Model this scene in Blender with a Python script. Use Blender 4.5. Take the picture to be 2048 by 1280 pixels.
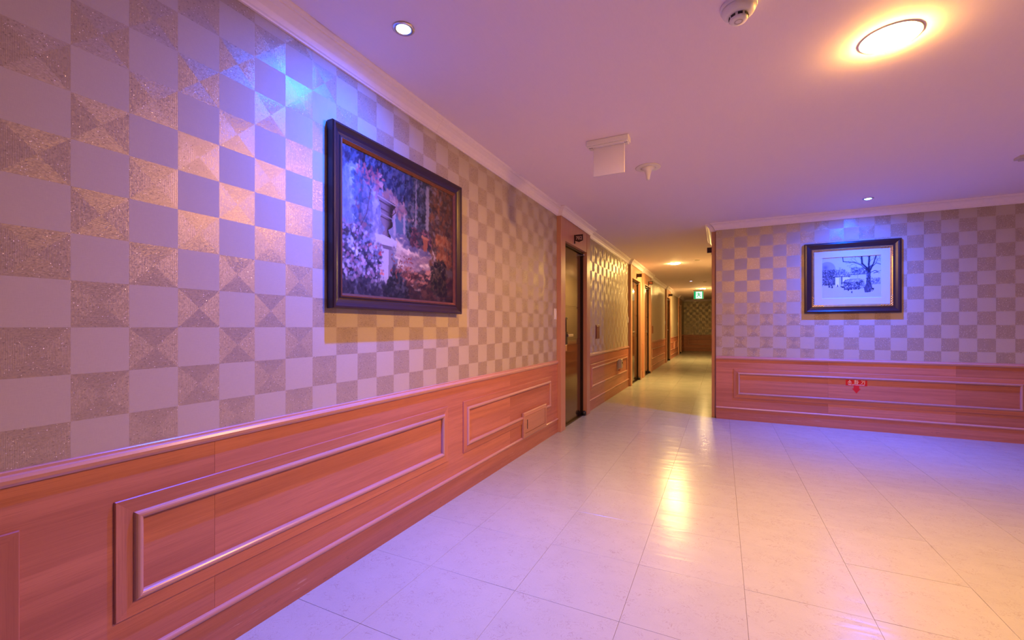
import bpy, bmesh, math, random
import numpy as np
from mathutils import Vector, Matrix

random.seed(7)
for o in list(bpy.data.objects):
    bpy.data.objects.remove(o, do_unlink=True)
SC = bpy.context.scene
C = SC.collection

# ------------------------------------------------------------------ camera
EYE = 1.15
F_PX, CX, CY, VPX = 859.0, 1024.0, 654.0, 1442.0
YAW = math.atan((VPX - CX) / F_PX)
cam = bpy.data.cameras.new('camera')
cam.sensor_width = 36.0
cam.lens = F_PX / 2048.0 * 36.0
cam.shift_y = (CY - 640.0) / 2048.0
cam.clip_start = 0.02
camo = bpy.data.objects.new('camera', cam)
C.objects.link(camo)
camo.location = (0, 0, EYE)
camo.rotation_euler = (math.radians(90), 0, YAW)
SC.camera = camo

# ------------------------------------------------------------------ world, exposure, light levels
world = bpy.data.worlds.new('world')
world.use_nodes = True
world.node_tree.nodes['Background'].inputs[0].default_value = (0.02, 0.015, 0.012, 1)
SC.world = world
SC.view_settings.view_transform = 'Standard'
SC.view_settings.look = 'None'
SC.view_settings.gamma = 1.0
SC.view_settings.use_curve_mapping = False
SC.view_settings.exposure = 0.0
try:
    SC.cycles.max_bounces = 7
    SC.cycles.diffuse_bounces = 5
    SC.cycles.glossy_bounces = 3
    SC.cycles.transmission_bounces = 0
    SC.cycles.adaptive_threshold = 0.025
    SC.cycles.sample_clamp_indirect = 8.0
except Exception:
    pass

WARM = (1.0, 0.47, 0.085)          # lobby downlight
WARM2 = (1.0, 0.64, 0.20)         # corridor downlights
LOBBY_L, CORR_L = 1280.0, 1350.0     # emission of the diffusers
LED_COL = (0.0, 0.09, 1.0)
LED_W = 6.3

# ------------------------------------------------------------------ room constants (metres)
L = -1.62          # left wall face
W = 6.0            # lobby wall facing the camera
XR = -0.057        # right wall of the corridor
H = 2.455          # ceiling
YE = 22.3          # corridor end
YB = -2.6          # lobby back wall
XE = 4.7           # lobby right wall
PR = 0.05          # how far the door portals stand proud
RAIL_T, RAIL_B = 0.787, 0.748

# ------------------------------------------------------------------ helpers
def link(o, parent=None):
    C.objects.link(o)
    if parent is not None:
        o.parent = parent
    return o

def obj(name, bm, mat, parent=None, loc=None, smooth=False, fix=True):
    if fix:
        bmesh.ops.recalc_face_normals(bm, faces=bm.faces)
    me = bpy.data.meshes.new(name)
    bm.to_mesh(me)
    bm.free()
    if mat is not None:
        me.materials.append(mat)
    if smooth:
        me.polygons.foreach_set('use_smooth', [True] * len(me.polygons))
    o = bpy.data.objects.new(name, me)
    if loc is not None:
        o.location = loc
    return link(o, parent)

def thing(name, loc, label, cat, group=None, rotz=0.0):
    o = bpy.data.objects.new(name, None)
    o.empty_display_size = 0.05
    o.location = loc
    o.rotation_euler = (0, 0, rotz)
    link(o)
    return tag(o, label, cat, group)

def tag(o, label=None, cat=None, group=None, kind=None):
    if label: o['label'] = label
    if cat: o['category'] = cat
    if group: o['group'] = group
    if kind: o['kind'] = kind
    return o

def struct(o, label, cat):
    return tag(o, label, cat, kind='structure')

def box(bm, lo, hi, bev=0.0, seg=1):
    r = bmesh.ops.create_cube(bm, size=1.0)
    vs = r['verts']
    c = [(a + b) / 2 for a, b in zip(lo, hi)]
    d = [abs(b - a) for a, b in zip(lo, hi)]
    for v in vs:
        v.co = Vector((c[0] + v.co.x * d[0], c[1] + v.co.y * d[1], c[2] + v.co.z * d[2]))
    if bev > 0:
        es = list({e for v in vs for e in v.link_edges})
        bmesh.ops.bevel(bm, geom=es, offset=min(bev, min(d) * 0.45), segments=seg, profile=0.5, affect='EDGES')
    return bm

def B(lo, hi, bev=0.0, seg=1):
    return box(bmesh.new(), lo, hi, bev, seg)

def lathe(profile, n=40, bm=None, axis='Z', cap=True):
    """profile: list of (r, z); closed by caps at ends when r>0"""
    bm = bm or bmesh.new()
    rings = []
    for r, z in profile:
        ring = []
        if r < 1e-6:
            ring = [bm.verts.new((0, 0, z))]
        else:
            for i in range(n):
                a = 2 * math.pi * i / n
                ring.append(bm.verts.new((r * math.cos(a), r * math.sin(a), z)))
        rings.append(ring)
    for a, b in zip(rings, rings[1:]):
        if len(a) == 1 and len(b) == 1:
            continue
        for i in range(n):
            j = (i + 1) % n
            if len(a) == 1:
                bm.faces.new((a[0], b[i], b[j]))
            elif len(b) == 1:
                bm.faces.new((a[i], a[j], b[0]))
            else:
                bm.faces.new((a[i], a[j], b[j], b[i]))
    if cap:
        for ring in (rings[0], rings[-1]):
            if len(ring) > 2:
                bm.faces.new(ring)
    return bm

def loft(loops, closed_ends=True, bm=None):
    """list of equally long closed loops of 3D points"""
    bm = bm or bmesh.new()
    R = [[bm.verts.new(p) for p in lp] for lp in loops]
    n = len(R[0])
    for a, b in zip(R, R[1:]):
        for i in range(n):
            j = (i + 1) % n
            bm.faces.new((a[i], a[j], b[j], b[i]))
    if closed_ends:
        bm.faces.new(R[0])
        bm.faces.new(R[-1])
    return bm

# wall-plane mappings: (a along the wall, b height, n out of the wall) -> world
def wl(a, b, n): return (L + n, a, b)          # left wall
def wf(a, b, n): return (a, W - n, b)          # lobby wall facing the camera
def wc(a, b, n): return (XR - n, a, b)         # corridor right wall
def we(a, b, n): return (a, YE - n, b)         # corridor end wall

def extrude(wp, prof, a0, a1):
    """profile [(n, b)] extruded along the wall"""
    return loft([[wp(a, b, n) for n, b in prof] for a in (a0, a1)])

def rect_strips(wp, a0, a1, b0, b1, prof):
    """four mitred strips round a rectangle; profile [(inset, n)] closed"""
    out = []
    def cs(t): return [(a0 + t, b0 + t), (a1 - t, b0 + t), (a1 - t, b1 - t), (a0 + t, b1 - t)]
    for i in range(4):
        j = (i + 1) % 4
        out.append(loft([[wp(*cs(t)[k], n) for t, n in prof] for k in (i, j)]))
    return out

def sweep(path, prof):
    """path: XY polyline, room on its right-hand side; prof [(offset, z)] closed"""
    pts = [Vector(p) for p in path]
    loops = []
    def nrm(a, b):
        d = (b - a).normalized()
        return Vector((d.y, -d.x))
    for i, p in enumerate(pts):
        ns = []
        if i > 0: ns.append(nrm(pts[i - 1], p))
        if i < len(pts) - 1: ns.append(nrm(p, pts[i + 1]))
        if len(ns) == 2:
            m = ns[0] + ns[1]
            m = m / (1.0 + ns[0].dot(ns[1]))
        else:
            m = ns[0]
        loops.append([(p.x + m.x * o, p.y + m.y * o, z) for o, z in prof])
    return loft(loops)

def text_bm(txt, size, depth, font_scale_x=1.0):
    cu = bpy.data.curves.new('t', 'FONT')
    cu.body = txt
    cu.size = size
    cu.extrude = depth
    cu.align_x = 'CENTER'
    cu.align_y = 'CENTER'
    cu.resolution_u = 3
    to = bpy.data.objects.new('t', cu)
    C.objects.link(to)
    dg = bpy.context.evaluated_depsgraph_get()
    me = bpy.data.meshes.new_from_object(to.evaluated_get(dg))
    bm = bmesh.new()
    bm.from_mesh(me)
    bpy.data.objects.remove(to, do_unlink=True)
    bpy.data.meshes.remove(me)
    bpy.data.curves.remove(cu)
    for v in bm.verts:
        v.co.x *= font_scale_x
    return bm

# ------------------------------------------------------------------ materials
class NT:
    def __init__(self, name):
        self.m = bpy.data.materials.new(name)
        self.m.use_nodes = True
        self.t = self.m.node_tree
        self.t.nodes.clear()
        self.out = self.t.nodes.new('ShaderNodeOutputMaterial')
    def n(self, typ, **kw):
        nd = self.t.nodes.new(typ)
        for k, v in kw.items():
            setattr(nd, k, v)
        return nd
    def set(self, sock, v):
        if hasattr(v, 'is_linked') or hasattr(v, 'links'):
            self.t.links.new(v, sock)
        elif isinstance(v, (tuple, list)) and len(v) == 3 and sock.type == 'RGBA':
            sock.default_value = (*v, 1)
        else:
            sock.default_value = v
    def math(self, op, a, b=None, c=None, clamp=False):
        nd = self.n('ShaderNodeMath', operation=op)
        nd.use_clamp = clamp
        self.set(nd.inputs[0], a)
        if b is not None: self.set(nd.inputs[1], b)
        if c is not None: self.set(nd.inputs[2], c)
        return nd.outputs[0]
    def mix(self, f, a, b, blend='MIX'):
        nd = self.n('ShaderNodeMix', data_type='RGBA', blend_type=blend)
        self.set(nd.inputs[0], f); self.set(nd.inputs[6], a); self.set(nd.inputs[7], b)
        return nd.outputs[2]
    def mapping(self, vec, scale=(1, 1, 1), loc=(0, 0, 0)):
        nd = self.n('ShaderNodeMapping')
        self.set(nd.inputs['Vector'], vec); nd.inputs['Scale'].default_value = scale
        nd.inputs['Location'].default_value = loc
        return nd.outputs[0]
    def noise(self, vec, scale=5, detail=3, rough=0.5, dist=0.0):
        nd = self.n('ShaderNodeTexNoise')
        self.set(nd.inputs['Vector'], vec); nd.inputs['Scale'].default_value = scale
        nd.inputs['Detail'].default_value = detail; nd.inputs['Roughness'].default_value = rough
        nd.inputs['Distortion'].default_value = dist
        return nd.outputs['Fac']
    def ramp(self, fac, stops):
        nd = self.n('ShaderNodeValToRGB')
        els = nd.color_ramp.elements
        while len(els) < len(stops): els.new(0.5)
        for e, (p, c) in zip(els, stops):
            e.position = p
            e.color = (*c, 1) if len(c) == 3 else c
        self.set(nd.inputs[0], fac)
        return nd.outputs[0]
    def bump(self, height, strength=0.2, dist=0.01, normal=None):
        nd = self.n('ShaderNodeBump')
        nd.inputs['Strength'].default_value = strength
        nd.inputs['Distance'].default_value = dist
        self.set(nd.inputs['Height'], height)
        if normal is not None: self.set(nd.inputs['Normal'], normal)
        return nd.outputs[0]
    def principled(self, **kw):
        nd = self.n('ShaderNodeBsdfPrincipled')
        for k, v in kw.items():
            self.set(nd.inputs[k.replace('_', ' ')], v)
        return nd.outputs[0]
    def done(self, sh):
        self.t.links.new(sh, self.out.inputs[0])
        return self.m
    def obj_co(self):
        return self.n('ShaderNodeTexCoord').outputs['Object']
    def rnd(self):
        return self.n('ShaderNodeObjectInfo').outputs['Random']

def plain(name, col, rough=0.5, metal=0.0, spec=0.5, bump=None, var=0.0):
    t = NT(name)
    co = t.obj_co()
    base = col
    if var:
        f = t.noise(co, 40, 3)
        base = t.mix(f, tuple(c * (1 - var) for c in col), tuple(min(1, c * (1 + var)) for c in col))
    kw = dict(Base_Color=base, Roughness=rough, Metallic=metal)
    if bump:
        kw['Normal'] = t.bump(t.noise(co, bump[0], 2), bump[1], 0.002)
    sh = t.n('ShaderNodeBsdfPrincipled')
    for k, v in kw.items():
        t.set(sh.inputs[k.replace('_', ' ')], v)
    sh.inputs['Specular IOR Level'].default_value = spec
    return t.done(sh.outputs[0])

def emit(name, col, strength):
    t = NT(name)
    e = t.n('ShaderNodeEmission')
    e.inputs[0].default_value = (*col, 1)
    e.inputs[1].default_value = strength
    return t.done(e.outputs[0])

def wood(name, axis, tone=1.0, rough=0.38, pale=0.0, scuff=False, pcol=(0.62, 0.39, 0.23)):
    """satin orange veneer, grain running along axis"""
    t = NT(name)
    co = t.obj_co()
    rv = t.rnd()
    off = t.n('ShaderNodeCombineXYZ')
    for i in range(3):
        t.set(off.inputs[i], t.math('MULTIPLY', rv, 17.3 + 5 * i))
    add = t.n('ShaderNodeVectorMath', operation='ADD')
    t.set(add.inputs[0], co); t.set(add.inputs[1], off.outputs[0])
    p = add.outputs[0]
    def sc(lo, hi): return tuple(lo if i == axis else hi for i in range(3))
    big = t.noise(t.mapping(p, sc(0.35, 5.0)), 1.0, 3, 0.55, 0.4)
    med = t.noise(t.mapping(p, sc(1.2, 42.0)), 1.0, 4, 0.6, 0.3)
    fine = t.noise(t.mapping(p, sc(9.0, 420.0)), 1.0, 2, 0.6)
    k = tone
    c1 = t.ramp(big, [(0.25, (0.40 * k, 0.140 * k, 0.085 * k)), (0.55, (0.54 * k, 0.205 * k, 0.128 * k)), (0.85, (0.62 * k, 0.26 * k, 0.165 * k))])
    c2 = t.mix(t.math('MULTIPLY', t.math('SUBTRACT', med, 0.42, clamp=True), 2.0, clamp=True), c1, (0.34 * k, 0.11 * k, 0.07 * k))
    c3 = t.mix(t.math('MULTIPLY', t.math('SUBTRACT', fine, 0.5, clamp=True), 1.6, clamp=True), c2, (0.28 * k, 0.09 * k, 0.06 * k))
    if pale:
        c3 = t.mix(pale, c3, pcol)
    if scuff:
        sp = t.n('ShaderNodeSeparateXYZ'); t.set(sp.inputs[0], co)
        zone = t.math('MULTIPLY', t.math('GREATER_THAN', sp.outputs[2], 0.022), t.math('LESS_THAN', sp.outputs[2], 0.075))
        sn = t.noise(t.mapping(co, sc(5.0, 130.0)), 1.0, 4, 0.7, 0.5)
        gate = t.math('GREATER_THAN', t.noise(t.mapping(co, sc(0.9, 1.0)), 1.0, 2), 0.52)
        sm = t.math('MULTIPLY', t.math('MULTIPLY', t.math('SUBTRACT', sn, 0.60, clamp=True), 7.0, clamp=True), t.math('MULTIPLY', zone, gate))
        c3 = t.mix(sm, c3, (0.70, 0.52, 0.45))
        dn = t.noise(t.mapping(co, sc(7.0, 40.0)), 1.0, 4, 0.7)
        dk = t.math('MULTIPLY', t.math('MULTIPLY', t.math('SUBTRACT', dn, 0.62, clamp=True), 6.0, clamp=True), t.math('LESS_THAN', sp.outputs[2], 0.06))
        c3 = t.mix(dk, c3, (0.10, 0.05, 0.035))
    hsv = t.n('ShaderNodeHueSaturation')
    t.set(hsv.inputs['Color'], c3)
    t.set(hsv.inputs['Value'], t.math('MULTIPLY_ADD', rv, 0.24, 0.88))
    sh = t.n('ShaderNodeBsdfPrincipled')
    t.set(sh.inputs['Base Color'], hsv.outputs[0])
    sh.inputs['Roughness'].default_value = rough
    sh.inputs['Specular IOR Level'].default_value = 0.45
    return t.done(sh.outputs[0])

def wallpaper(name, ax, u0, v0, T, parity):
    """beige paper: checker of plain woven squares and glittering squares embossed with nested squares"""
    t = NT(name)
    co = t.obj_co()
    sep = t.n('ShaderNodeSeparateXYZ'); t.set(sep.inputs[0], co)
    u = t.math('DIVIDE', t.math('SUBTRACT', sep.outputs[ax], u0), T)
    v = t.math('DIVIDE', t.math('SUBTRACT', sep.outputs[2], v0), T)
    cu, cv = t.math('FLOOR', u), t.math('FLOOR', v)
    par = t.math('FLOORED_MODULO', t.math('ADD', t.math('ADD', cu, cv), float(parity)), 2.0)
    gl = t.math('GREATER_THAN', par, 0.5)
    fx = t.math('SUBTRACT', t.math('SUBTRACT', u, cu), 0.5)
    fy = t.math('SUBTRACT', t.math('SUBTRACT', v, cv), 0.5)
    afx, afy = t.math('ABSOLUTE', fx), t.math('ABSOLUTE', fy)
    side = t.math('GREATER_THAN', afx, afy)                # left and right triangles: upright grooves
    d = t.math('MAXIMUM', afx, afy)
    ridge = t.math('SINE', t.math('MULTIPLY', d, 2 * math.pi * 44.0))
    ridge01 = t.math('MULTIPLY_ADD', ridge, 0.5, 0.5)
    # plain square: woven linen
    w1 = t.noise(t.mapping(co, (900, 900, 60) if ax != 2 else (1, 1, 1)), 1.0, 2)
    w2 = t.noise(t.mapping(co, (60, 60, 900)), 1.0, 2)
    weave = t.math('MULTIPLY', t.math('ADD', w1, w2), 0.5)
    plainc = t.mix(weave, (0.435, 0.37, 0.30), (0.56, 0.485, 0.40))
    pb = t.n('ShaderNodeBsdfPrincipled')
    t.set(pb.inputs['Base Color'], plainc)
    pb.inputs['Roughness'].default_value = 0.62
    pb.inputs['Specular IOR Level'].default_value = 0.15
    # glitter flakes
    vo = t.n('ShaderNodeTexVoronoi')
    vo.inputs['Scale'].default_value = 280.0
    t.set(vo.inputs['Vector'], co)
    vs = t.n('ShaderNodeSeparateColor'); t.set(vs.inputs[0], vo.outputs['Color'])
    flake = t.math('MULTIPLY', t.math('GREATER_THAN', vs.outputs[0], 0.962), t.math('LESS_THAN', vo.outputs['Distance'], 0.50))
    dust = vs.outputs[1]
    gcol = t.mix(ridge01, (0.36, 0.295, 0.225), (0.435, 0.36, 0.28))
    gcol = t.mix(t.math('MULTIPLY', dust, 0.35), gcol, (0.56, 0.44, 0.30))
    gcol = t.mix(flake, gcol, (1.0, 0.97, 0.92))
    tx = t.n('ShaderNodeCombineXYZ')
    t.set(tx.inputs[2], side)
    t.set(tx.inputs[ax], t.math('SUBTRACT', 1.0, side))
    gb = t.n('ShaderNodeBsdfPrincipled')
    t.set(gb.inputs['Base Color'], gcol)
    t.set(gb.inputs['Metallic'], t.math('MULTIPLY_ADD', flake, -0.10, 0.16))
    t.set(gb.inputs['Roughness'], t.math('SUBTRACT', t.math('MULTIPLY_ADD', dust, 0.10, 0.27), t.math('MULTIPLY', flake, 0.12)))
    gb.inputs['Specular IOR Level'].default_value = 0.6
    gb.inputs['Specular Tint'].default_value = (1.0, 0.86, 0.62, 1)
    gb.inputs['Anisotropic'].default_value = 0.68
    t.set(gb.inputs['Tangent'], tx.outputs[0])
    # flakes lie at random angles
    nrm = t.n('ShaderNodeNewGeometry').outputs['Normal']
    jit = t.n('ShaderNodeVectorMath', operation='SUBTRACT')
    t.set(jit.inputs[0], vo.outputs['Color']); jit.inputs[1].default_value = (0.5, 0.5, 0.5)
    js = t.n('ShaderNodeVectorMath', operation='SCALE')
    t.set(js.inputs[0], jit.outputs[0])
    t.set(js.inputs['Scale'], t.math('MULTIPLY_ADD', flake, 0.45, 0.06))
    ja = t.n('ShaderNodeVectorMath', operation='ADD')
    t.set(ja.inputs[0], nrm); t.set(ja.inputs[1], js.outputs[0])
    jn = t.n('ShaderNodeVectorMath', operation='NORMALIZE')
    t.set(jn.inputs[0], ja.outputs[0])
    t.set(gb.inputs['Normal'], t.bump(ridge01, 0.16, 0.0006, jn.outputs[0]))
    mx = t.n('ShaderNodeMixShader')
    t.set(mx.inputs[0], gl); t.set(mx.inputs[1], pb.outputs[0]); t.set(mx.inputs[2], gb.outputs[0])
    return t.done(mx.outputs[0])

def floor_mat(name, seams=False):
    """cream vinyl with hair-fine brown squiggles, waxed, slightly wavy"""
    t = NT(name)
    geo = t.n('ShaderNodeNewGeometry').outputs['Position']
    rv = t.rnd()
    o = t.n('ShaderNodeVectorMath', operation='ADD')
    cx = t.n('ShaderNodeCombineXYZ')
    t.set(cx.inputs[2], t.math('MULTIPLY', rv, 9.0))
    t.set(o.inputs[0], geo); t.set(o.inputs[1], cx.outputs[0])
    p = o.outputs[0]
    n1 = t.noise(p, 24.0, 2, 0.5, 2.0)
    line = t.math('SUBTRACT', 1.0, t.math('MULTIPLY', t.math('ABSOLUTE', t.math('SUBTRACT', n1, 0.5)), 42.0), clamp=True)
    gate = t.math('MULTIPLY', t.math('SUBTRACT', t.noise(p, 17.0, 3), 0.44, clamp=True), 6.0, clamp=True)
    line = t.math('MULTIPLY', line, gate)
    n2 = t.noise(p, 48.0, 4, 0.6, 2.2)
    line2 = t.math('SUBTRACT', 1.0, t.math('MULTIPLY', t.math('ABSOLUTE', t.math('SUBTRACT', n2, 0.5)), 40.0), clamp=True)
    cloud = t.noise(p, 9.0, 4)
    base = t.mix(cloud, (0.40, 0.415, 0.36), (0.46, 0.475, 0.415))
    base = t.mix(t.math('MULTIPLY', line2, 0.20), base, (0.57, 0.58, 0.55))
    base = t.mix(t.math('MULTIPLY', line, 0.42), base, (0.22, 0.15, 0.11))
    tint = t.n('ShaderNodeHueSaturation')
    t.set(tint.inputs['Color'], base)
    t.set(tint.inputs['Value'], t.math('MULTIPLY_ADD', rv, 0.05, 0.975))
    col = tint.outputs[0]
    if seams:
        sx = t.n('ShaderNodeSeparateXYZ'); t.set(sx.inputs[0], geo)
        m = None
        for k, off in ((0, 0.092), (1, 1.69)):
            f = t.math('ABSOLUTE', t.math('SUBTRACT', t.math('FLOORED_MODULO', t.math('SUBTRACT', sx.outputs[k], off - 0.225), 0.45), 0.225))
            s = t.math('LESS_THAN', f, 0.0012)
            m = s if m is None else t.math('MAXIMUM', m, s)
        col = t.mix(m, col, (0.22, 0.14, 0.08))
    wav = t.noise(t.mapping(geo, (2.4, 11.0, 1)), 1.0, 2, 0.5, 0.4)
    sh = t.n('ShaderNodeBsdfPrincipled')
    t.set(sh.inputs['Base Color'], col)
    t.set(sh.inputs['Roughness'], t.math('MULTIPLY_ADD', t.noise(p, 3.0, 3), 0.16, 0.14))
    sh.inputs['Specular IOR Level'].default_value = 0.5
    t.set(sh.inputs['Normal'], t.bump(wav, 0.16, 0.012))
    return t.done(sh.outputs[0])

def ceiling_mat():
    t = NT('ceiling paper')
    co = t.obj_co()
    n1 = t.noise(t.mapping(co, (300, 30, 1)), 1.0, 2)
    col = t.mix(n1, (0.86, 0.75, 0.83), (0.90, 0.79, 0.87))
    return t.done(t.principled(Base_Color=col, Roughness=0.75))

def picture_mat(name, rough, spec=0.5):
    t = NT(name)
    a = t.n('ShaderNodeVertexColor'); a.layer_name = 'paint'
    sh = t.n('ShaderNodeBsdfPrincipled')
    t.set(sh.inputs['Base Color'], a.outputs[0])
    sh.inputs['Roughness'].default_value = rough
    sh.inputs['Specular IOR Level'].default_value = spec
    if rough < 0.5:
        t.set(sh.inputs['Normal'], t.bump(t.noise(t.obj_co(), 160, 3), 0.25, 0.002))
    return t.done(sh.outputs[0])

M = {}
M['wood_x'] = wood('veneer along x', 0)
M['wood_y'] = wood('veneer along y', 1)
M['wood_z'] = wood('veneer upright', 2)
M['casing'] = wood('door casing veneer', 2, 1.0, 0.36, pale=0.4)
M['base_x'] = wood('baseboard veneer x', 0, 0.95, scuff=True)
M['base_y'] = wood('baseboard veneer y', 1, 0.95, scuff=True)
M['bead_y'] = wood('bead along y', 1, 1.0, 0.27, pale=0.38, pcol=(0.62, 0.45, 0.40))
M['bead_x'] = wood('bead along x', 0, 1.0, 0.27, pale=0.38, pcol=(0.62, 0.45, 0.40))
M['bead_z'] = wood('bead upright', 2, 1.0, 0.27, pale=0.38, pcol=(0.62, 0.45, 0.40))
M['hatch'] = wood('hatch veneer', 1, 1.0, 0.40, pale=0.4)
T_L, T_F = 0.1306, 0.1372
M['paper_l'] = wallpaper('wallpaper left', 1, 0.535, 1.149, T_L, 1)
M['paper_f'] = wallpaper('wallpaper front', 0, 0.149, 1.170, T_F, 1)
M['floor'] = floor_mat('vinyl tile')
M['floor_s'] = floor_mat('vinyl far', True)
M['screed'] = plain('tile joint', (0.20, 0.12, 0.07), 0.8)
M['ceiling'] = ceiling_mat()
M['crown'] = plain('crown paint', (0.88, 0.79, 0.84), 0.45, var=0.04)
M['plaster'] = plain('plaster', (0.6, 0.55, 0.5), 0.8)
M['bronze'] = plain('bronze door', (0.12, 0.065, 0.030), 0.10, 0.7)
M['bronze_dk'] = plain('dark bronze frame', (0.05, 0.028, 0.02), 0.30, 0.7)
M['black'] = plain('black plastic', (0.012, 0.011, 0.012), 0.35)
M['steel'] = plain('brushed steel', (0.72, 0.70, 0.68), 0.25, 1.0)
M['white'] = plain('white plastic', (0.78, 0.76, 0.73), 0.40)
M['acrylic'] = plain('milky panel', (0.74, 0.70, 0.72), 0.35)
M['lacquer'] = plain('dark lacquered wood', (0.034, 0.015, 0.016), 0.28, spec=0.5)
M['copper'] = plain('copper lip', (0.24, 0.085, 0.04), 0.36, 0.5, var=0.3)
M['gilt'] = plain('gilt lip', (0.62, 0.44, 0.18), 0.30, 0.9, var=0.3)
M['mat'] = plain('passepartout', (0.58, 0.57, 0.55), 0.8)
M['plate'] = plain('brown plate', (0.20, 0.055, 0.03), 0.4)
M['signplate'] = plain('sign plate', (0.045, 0.014, 0.012), 0.35)
M['digit'] = plain('sign digits', (0.78, 0.60, 0.52), 0.4)
M['digit_r'] = plain('red digits', (0.85, 0.22, 0.08), 0.4)
M['red'] = plain('red sticker', (0.66, 0.012, 0.018), 0.45)
M['ink'] = plain('white print', (0.88, 0.84, 0.82), 0.5)
M['grey'] = plain('grey plastic', (0.52, 0.47, 0.43), 0.45)
M['dark'] = plain('dark slot', (0.01, 0.008, 0.01), 0.7)
M['lamp_lobby'] = emit('lobby diffuser', WARM, LOBBY_L)
M['lamp_corr'] = emit('corridor diffuser', WARM2, CORR_L)
M['led'] = emit('led lens', (0.35, 0.85, 1.0), 22.0)
M['led_v'] = emit('violet led lens', (0.75, 0.6, 1.0), 9.0)
M['exit_g'] = emit('exit green', (0.01, 0.45, 0.14), 1.0)
M['exit_w'] = emit('exit white', (0.72, 1.0, 0.76), 1.25)

# ------------------------------------------------------------------ doors on the left wall: (outer, opening)
DOORS = [(4.45, 4.60, 5.46, 5.61), (8.50, 8.65, 9.62, 9.77), (10.03, 10.22, 11.12, 11.32),
         (14.60, 14.75, 15.68, 15.83), (19.20, 19.35, 20.25, 20.40)]
RDOOR = (6.07, 6.21, 7.07, 7.21)
DOOR_H = 2.12

# ------------------------------------------------------------------ walls
def wall_left():
    bm = bmesh.new()
    ys = [YB - 0.2]
    for d in DOORS:
        ys += [d[1], d[2]]
    ys.append(YE + 0.2)
    for i in range(0, len(ys), 2):
        box(bm, (L - 0.2, ys[i], -0.05), (L, ys[i + 1], H + 0.1))
    for d in DOORS:
        box(bm, (L - 0.2, d[1], DOOR_H), (L, d[2], H + 0.1))
        box(bm, (L - 0.2, d[1], -0.05), (L - 0.12, d[2], DOOR_H))
    return bm
WALL_L = struct(obj('wall_left', wall_left(), M['paper_l']), 'long left wall with beige and gold checked wallpaper over wood wainscot', 'wall')
WALL_F = struct(obj('wall_front', B((XR, W, -0.05), (XE + 0.2, W + 0.2, H + 0.1)), M['paper_f']),
                'checked wallpaper wall behind the small framed winter picture', 'wall')
bm = bmesh.new()
box(bm, (XR, W + 0.2, -0.05), (XR + 0.2, RDOOR[1], H + 0.1))
box(bm, (XR, RDOOR[2], -0.05), (XR + 0.2, YE + 0.2, H + 0.1))
box(bm, (XR, RDOOR[1], DOOR_H), (XR + 0.2, RDOOR[2], H + 0.1))
box(bm, (XR + 0.12, RDOOR[1], -0.05), (XR + 0.2, RDOOR[2], DOOR_H))
WALL_C = struct(obj('wall_right', bm, M['paper_l']), 'right-hand wall of the corridor seen edge-on past the corner', 'wall')
WALL_E = struct(obj('wall_end', B((L, YE, -0.05), (XR, YE + 0.2, H + 0.1)), M['paper_f']), 'dim wall closing the far end of the corridor', 'wall')
WALL_B = struct(obj('wall_back', B((L, YB - 0.2, -0.05), (XE, YB, H + 0.1)), M['paper_f']), 'lobby wall behind the viewpoint', 'wall')
WALL_S = struct(obj('wall_side', B((XE, YB - 0.2, -0.05), (XE + 0.2, W, H + 0.1)), M['paper_l']), 'lobby side wall beyond the right edge of the picture', 'wall')
CEIL = struct(obj('ceiling', B((L - 0.2, YB - 0.2, H), (XE + 0.2, YE + 0.2, H + 0.1)), M['ceiling']), 'flat pale ceiling over lobby and corridor', 'ceiling')

# ------------------------------------------------------------------ floor with vinyl tiles
FLOOR = struct(obj('floor', B((L - 0.2, YB - 0.2, -0.12), (XE + 0.2, YE + 0.2, -0.003)), M['screed']), 'cream vinyl tile floor of lobby and corridor', 'floor')
TS, GAP = 0.45, 0.0011
def tile_mesh(w, d):
    bm = B((-w / 2 + GAP / 2, -d / 2 + GAP / 2, -0.003), (w / 2 - GAP / 2, d / 2 - GAP / 2, 0.0), 0.0004)
    bmesh.ops.recalc_face_normals(bm, faces=bm.faces)
    me = bpy.data.meshes.new('floor_tile')
    bm.to_mesh(me); bm.free()
    me.materials.append(M['floor'])
    return me
tile_cache = {}
xs = [0.092 + TS * k for k in range(-4, 11)]
Y0T, Y1T = 1.69 - 3 * TS, 1.69 + 17 * TS
ys = [Y0T + TS * k for k in range(0, 21)]
X1T = xs[-1]
for yi in range(len(ys) - 1):
    for xi in range(len(xs) - 1):
        x0, x1, y0, y1 = max(xs[xi], L), xs[xi + 1], ys[yi], ys[yi + 1]
        if y0 >= W: x1 = min(x1, XR)
        elif y1 > W and x0 >= XR: y1 = W
        if x1 - x0 < 0.02 or y1 - y0 < 0.02: continue
        cxm, cym = (x0 + x1) / 2, (y0 + y1) / 2
        # keep only tiles the view can reach
        fw = -cxm * math.sin(YAW) + cym * math.cos(YAW)
        rt = cxm * math.cos(YAW) + cym * math.sin(YAW)
        if rt > fw * 1.30 + 3.0: continue
        key = (round(x1 - x0, 4), round(y1 - y0, 4))
        if key not in tile_cache: tile_cache[key] = tile_mesh(*key)
        o = bpy.data.objects.new('floor_tile', tile_cache[key])
        o.location = (cxm, cym, 0)
        o.rotation_euler = (random.gauss(0, 0.0009), random.gauss(0, 0.0009), 0)
        link(o, FLOOR)
bm = bmesh.new()
box(bm, (L, YB, -0.0035), (XE, Y0T, -0.0008))
box(bm, (L, Y1T, -0.0035), (XR, YE, -0.0008))
box(bm, (X1T, Y0T, -0.0035), (XE, W, -0.0008))
obj('vinyl_sheet', bm, M['floor_s'], FLOOR)
obj('vinyl_underlay', B((L, Y0T, -0.0032), (X1T, W, -0.0029)), M['screed'], FLOOR)

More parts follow.
